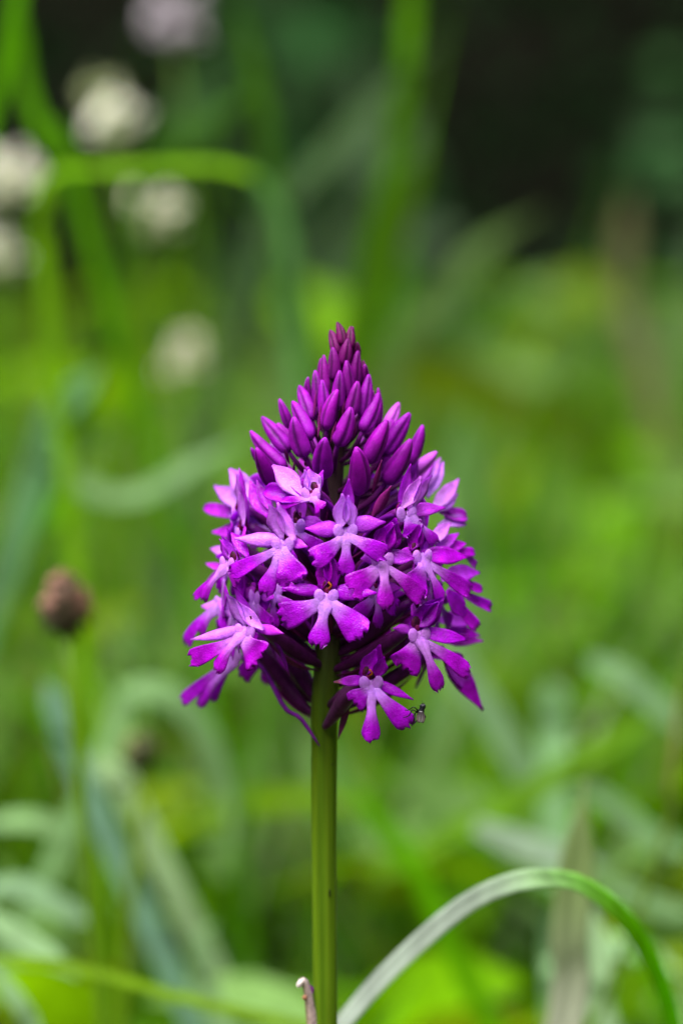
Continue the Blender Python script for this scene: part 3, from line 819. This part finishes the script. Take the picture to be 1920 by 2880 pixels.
# ------------------------------------------------------------------ blades and flower heads that stand out behind the orchid
V2 = 1920 / 1568
BRIGHT = (.11, .27, .001); GRN = (.07, .19, .002); OLIVE = (.12, .21, .005); GREY = (.13, .24, .08); BLUE = (.16, .28, .19); WHITE = (.36, .42, .36); DARKG = (.045, .11, .01); MAUVE = (.28, .24, .2)  # grey, bluish and white tones put reflected sky sheen into the blade colour
def blade(label, pts, hw, c, d, c2=None, root=True, tipped=True, face=None, cup=.35, grp='grass blades standing behind the orchid', name='grass_blade', hws=None):
    """pts in the 1568-wide view, d distance or list of distances from the lens"""
    if 'arching' not in label: c = (c[0] * .75, c[1] * .93, c[2] * .55); c2 = (c2[0] * .75, c2[1] * .93, c2[2] * .55) if c2 else None
    ds = d if isinstance(d, (list, tuple)) else [d] * len(pts)
    W = [Q(x * V2, y * V2, dd) for (x, y), dd in zip(pts, ds)]
    if root:                                     # first point is the lower end; carry it to the soil
        a = W[0]; dirn = (W[0] - W[1]); dirn.z = 0
        dirn = dirn.normalized() * min(.05, a.z * .3) if dirn.length > 1e-4 else Vector((0, 0, 0))
        W = [Vector((a.x + dirn.x, a.y + dirn.y, -.003)), Vector((a.x + dirn.x * .75, a.y + dirn.y * .75, a.z * .5))] + W
    n = 36
    C = catmull(W, n)
    sc = (sum(ds) / len(ds)) / DIST
    h0 = hw * V2 * PX * sc * (1 if 'arching' in label else .66)
    H = []
    for i in range(n):
        s = i / (n - 1)
        k = min(1, .6 + s * 1.2) * ((1 - sstep(.72, 1.0, s) * .93) if tipped else 1)
        H.append(h0 * k)
    g = Geo()
    c2 = c2 or c
    ribbon(g, C, face or Vector((.1, -1, .35)), H, cup=cup, th=.0004, m=4, fold=True, col=lambda s, u: lerp3(c, c2, sstep(.35, .75, s)), seed=nxt())
    o = g.build(name, M_GRASS)
    return tag(o, label, 'grass', grp)

blade('sharp arching grass blade, pale on its rising half, bottom right', [(560, 3000), (690, 2500), (790, 2352), (900, 2228), (1050, 2095), (1160, 2036), (1240, 2022), (1330, 2036), (1430, 2112), (1500, 2230), (1545, 2380), (1570, 2560)],
      25, WHITE, [.55, .545, .545, .545, .54, .535, .535, .545, .555, .565, .575, .58], c2=(.17, .43, .002), root=False, tipped=False, face=[Vector((-.5 + 1.0 * i / 35, -1, .7 - .6 * max(0, i / 35 - .5))) for i in range(36)])
blade('pale straw-coloured upright stalk crossing behind the arching blade', [(1285, 2400), (1305, 2150), (1325, 1950), (1342, 1790)], 44, (.3, .32, .24), .62, c2=(.2, .28, .10))
blade('broad silvery blade rising beside the straw-coloured stalk', [(1400, 2400), (1380, 2250), (1345, 2110), (1330, 2040)], 48, (.42, .5, .47), .66)
blade('thick bright green blade at the top left corner', [(-60, 420), (0, 180), (40, 0), (70, -150)], 32, BRIGHT, .80)
blade('bright green blade curving down to the horizontal one', [(170, 420), (110, 330), (60, 200), (45, 60), (20, -100)], 27, BRIGHT, .86)
blade('bright green blade bent level across the upper left', [(110, 700), (100, 480), (130, 405), (250, 395), (400, 388), (500, 388), (580, 410)], 34, (.13, .27, .004), .80, face=Vector((0, -.5, 1)), tipped=False)
blade('dim green blade leaning from the top edge above the white heads', [(640, 480), (610, 280), (575, 130), (530, -60)], 30, DARKG, .95, c2=(.05, .13, .002))
blade('dim green blade slanting to meet the leaning one', [(340, 420), (440, 320), (540, 240), (610, 170)], 28, DARKG, .98)
blade('long grey-green blade slanting up through the dark centre', [(600, 560), (680, 440), (800, 310), (900, 200), (1010, 90)], 40, (.085, .125, .075), 1.0, c2=(.085, .125, .075))
blade('bright green blade hanging from the top centre edge', [(905, 330), (930, 150), (942, 0), (950, -120)], 34, (.05, .13, .002), .95, c2=(.10, .25, .002))
blade('grey-green blade curling over left of the spike', [(670, 760), (665, 620), (645, 500), (600, 420), (540, 372)], 26, (.11, .21, .08), .92)
blade('olive green blade upright above the spike', [(800, 900), (850, 700), (910, 530), (960, 400), (985, 330)], 40, (.05, .115, .001), 1.0)
blade('wide grey blade leaning right of the spike tip', [(900, 860), (1010, 700), (1110, 570), (1250, 480)], 42, (.11, .17, .07), 1.05)
blade('mauve-grey dead stalk at the upper right', [(1440, 720), (1430, 640), (1435, 520), (1445, 430)], 40, (.17, .13, .10), 1.45)
blade('pale teal leaf curling at the left edge middle', [(60, 1180), (100, 1060), (130, 960), (200, 880), (235, 840)], 56, BLUE, .82)
blade('pale curved blade cupped below the teal leaf', [(110, 960), (140, 1080), (230, 1140), (330, 1140), (450, 1070), (570, 1000)], 42, (.2, .28, .19), .84, root=False, face=Vector((0, -.7, .8)))
blade('grey-green drooping blade left of the stem', [(250, 1720), (300, 1600), (390, 1600), (470, 1690), (525, 1830), (540, 1990)], 44, (.2, .29, .19), .78, face=Vector((-.3, -.8, .6)))
blade('bluish leaf behind the brown seed head stalk', [(185, 1780), (150, 1680), (120, 1600), (105, 1560)], 42, (.2, .3, .34), .74)
blade('small whitish leaf low beside the brown seed head', [(310, 1860), (275, 1805), (240, 1760), (225, 1720)], 44, WHITE, .76)
blade('grey leaf pointing right at the left edge', [(-60, 1900), (40, 1890), (110, 1900), (165, 1950)], 42, (.22, .3, .2), .75, root=False, face=Vector((0, -.6, .8)))
blade('blue-grey leaf low at the left edge', [(-80, 2060), (40, 2040), (140, 2090), (230, 2130)], 44, (.2, .28, .25), .72, root=False, face=Vector((0, -.6, .8)))
blade('pale broad leaf slanting to the lower left corner', [(-60, 2080), (20, 2140), (100, 2190), (180, 2250)], 40, (.32, .42, .36), .66, root=False, face=Vector((-.2, -.7, .7)))
blade('long yellow-green blade running right along the bottom left', [(-60, 2205), (80, 2210), (230, 2240), (400, 2290), (560, 2330), (740, 2370)], 24, OLIVE, .62, root=False, tipped=False, face=Vector((0, -.7, .8)))
blade('pale blade cut by the lower left corner', [(100, 2420), (60, 2330), (10, 2260), (-40, 2190)], 30, (.3, .4, .33), .64)
blade('short grey folded leaf near the bottom left of the stem', [(485, 2300), (470, 2220), (455, 2160), (500, 2120)], 38, (.24, .32, .24), .72)
blade('wide olive blade slanting up to the right edge', [(860, 2020), (1000, 1940), (1200, 1830), (1400, 1710), (1520, 1640)], 44, OLIVE, .78, root=False, face=Vector((.2, -.8, .6)))
blade('blue-grey wide blade slanting down right of the fly', [(1020, 1480), (1080, 1580), (1150, 1690), (1215, 1800)], 56, (.2, .29, .23), .82, root=False, tipped=False, face=Vector((.2, -.8, .6)))
blade('pale rounded leaf right of the blue-grey blade', [(1270, 1700), (1270, 1640), (1265, 1590), (1260, 1560)], 50, (.26, .36, .28), .84)
blade('grey-blue leaf at the right edge level with the fly', [(1350, 1520), (1430, 1560), (1510, 1630), (1590, 1700)], 50, (.18, .26, .2), .8, root=False, face=Vector((.2, -.8, .6)))
blade('grey blade drooping to the right edge below it', [(1300, 1790), (1400, 1850), (1500, 1930), (1600, 1970)], 40, (.2, .28, .2), .78, root=False, face=Vector((.2, -.8, .6)))
blade('pale leaf behind the top of the arching blade', [(1090, 1900), (1180, 1940), (1280, 1975), (1400, 1990)], 36, (.18, .25, .17), .76, root=False, face=Vector((.2, -.8, .6)))
blade('bright green blade slanting down right of the stem', [(1000, 2100), (930, 1970), (850, 1860), (770, 1770)], 40, BRIGHT, .76)
blade('pale grey leaf cluster low at the right edge', [(1250, 2230), (1330, 2200), (1440, 2180), (1590, 2250)], 44, (.26, .36, .3), .74, root=False, face=Vector((.2, -.7, .7)))
blade('grey-green blade under the right side of the arch', [(1380, 2030), (1450, 2060), (1520, 2090), (1620, 2110)], 38, (.17, .25, .17), .76, root=False, face=Vector((.2, -.8, .6)))
blade('thin beige stalk at the right edge', [(1500, 2000), (1535, 1800), (1555, 1640), (1572, 1500)], 12, (.10, .16, .03), .66, c2=(.3, .26, .12))
blade('bright green blade in the lower right corner', [(1560, 2400), (1500, 2230), (1430, 2110), (1400, 2060)], 34, BRIGHT, .7)
# broad bright and grey patches in the middle distance
blade('pale sage blade upright left of the spike', [(640, 1700), (600, 1500), (560, 1330), (540, 1200)], 60, (.13, .21, .07), .95)
blade('pale sage blade upright right of the spike', [(1060, 1400), (1070, 1200), (1060, 1050), (1080, 900)], 70, (.15, .24, .10), 1.0)
blade('bright green broad blade at the left edge middle', [(-20, 1400), (20, 1250), (120, 1170), (220, 1180)], 60, (.08, .24, .004), .9)

# flower heads with stems
def stalk_to_ground(g, top, r, c, lean=0.02):
    pts = catmull([Vector((top.x + lean, top.y, -.003)), Vector((top.x + lean * .7, top.y, top.z * .5)), top], 14)
    tube(g, pts, [r] * 14, lambda s, u: c, k=7)
def clover(label, x, y, d, r, c, core, grp):
    top = Q(x * V2, y * V2, d); r = r * .74
    t = thing('clover', label, 'flower', (top.x, top.y, 0), grp)
    ROOT[t.name] = Vector((top.x, top.y, 0))
    g = Geo(); stalk_to_ground(g, top, .0009, (.06, .13, .01)); g.build('stem', M_STEM, t)
    g = Geo(); blob(g, top - Vector((0, 0, r * .2)), (r * .4, r * .4, r * .45), col=core); g.build('flower_core', M_FLOWER, t)
    g = Geo(); rr = random.Random(int(x * 7 + y))
    miss = rr.uniform(0, 6.283)
    for i in range(70):
        a = rr.uniform(0, 6.283); z = rr.uniform(-.5, 1)
        if math.cos(a - miss) > .55 and z < .5 and rr.random() < .8: continue
        a += 0; q = math.sqrt(max(0, 1 - z * z))
        dv = Vector((q * math.cos(a), q * math.sin(a), z)); L = r * rr.uniform(.55, 1.35)
        b = top + dv * r * .4
        ribbon(g, bez(b, b + dv * L * .4, top + dv * L + Vector((0, 0, L * .15)), 5), Vector((-dv.y, dv.x, .3)), [r * .08, r * .15, r * .17, r * .13, r * .03], cup=.4, th=.0003, m=2, col=lambda s, u: lerp3(core, c, s), seed=i)
    o = g.build('floret', M_FLOWER, t); o['kind'] = 'stuff'
CW = (.86, .84, .74); CO = (.35, .4, .2)
GRP = 'white clover heads in the blurred meadow at the left'
clover('mauve-white flower head alone in the dark at the top edge', 400, 62, 1.05, .0135, (.42, .38, .42), (.3, .26, .3), GRP)
clover('cream flower head above the level bright blade', 268, 292, 1.0, .0105, CW, CO, GRP)
clover('cream flower head cut by the left edge', 18, 428, 1.0, .0115, CW, CO, GRP)
clover('cream flower head below the level bright blade', 345, 512, 1.0, .0120, (.82, .8, .66), CO, GRP)
clover('cream flower head lowest, nearest the spike', 428, 835, 1.08, .0100, (.8, .76, .62), CO, GRP)
clover('faint cream flower head at the left edge beside the grass', -8, 600, 1.02, .0095, CW, CO, GRP)
clover('small greenish flower head above the cream one', 235, 225, 1.08, .0085, (.35, .42, .2), CO, GRP)

def seed_head(label, x, y, d, rw, rh, lean, c1, c2, n=90):
    top = Q(x * V2, y * V2, d)
    t = thing('seed_head', label, 'seed head', (top.x, top.y, 0), 'withered flower heads left of the orchid')
    ROOT[t.name] = Vector((top.x, top.y, 0))
    g = Geo(); stalk_to_ground(g, top - Vector((0, 0, rh * .8)), .0011, (.08, .15, .006), lean); g.build('stem', M_STEM, t)
    g = Geo(); blob(g, top - Vector((0, 0, rh * .1)), (rw * .75, rw * .75, rh * .85), col=c2); g.build('core', M_DRY, t)
    g = Geo(); rr = random.Random(int(x + y))
    for i in range(n):
        a = rr.uniform(0, 6.283); z = rr.uniform(-.95, 1); q = math.sqrt(max(0, 1 - z * z))
        dv = Vector((q * math.cos(a) * rw, q * math.sin(a) * rw, z * rh))
        p = top + dv * .72 ; e = top + dv * rr.uniform(.95, 1.1) + Vector((0, 0, -rh * .18))
        cc = lerp3(c2, c1, sstep(-.5, .35, z))
        ribbon(g, bez(p, (p + e) * .5 + Vector((0, 0, rh * .1)), e, 4), Vector((-dv.y, dv.x, .002)), [rw * .12, rw * .17, rw * .14, rw * .03], th=.0003, m=2, col=lambda s, u: cc, seed=i)
    o = g.build('withered_floret', M_DRY, t); o['kind'] = 'stuff'
seed_head('brown withered flower head on a thin dark stalk at the left', 152, 1385, .64, .0046, .0066, .012, (.30, .15, .11), (.035, .028, .012))
seed_head('small dull withered head low behind the grey drooping blade', 325, 1725, .72, .0040, .0045, -.01, (.16, .17, .05), (.03, .035, .01), 50)
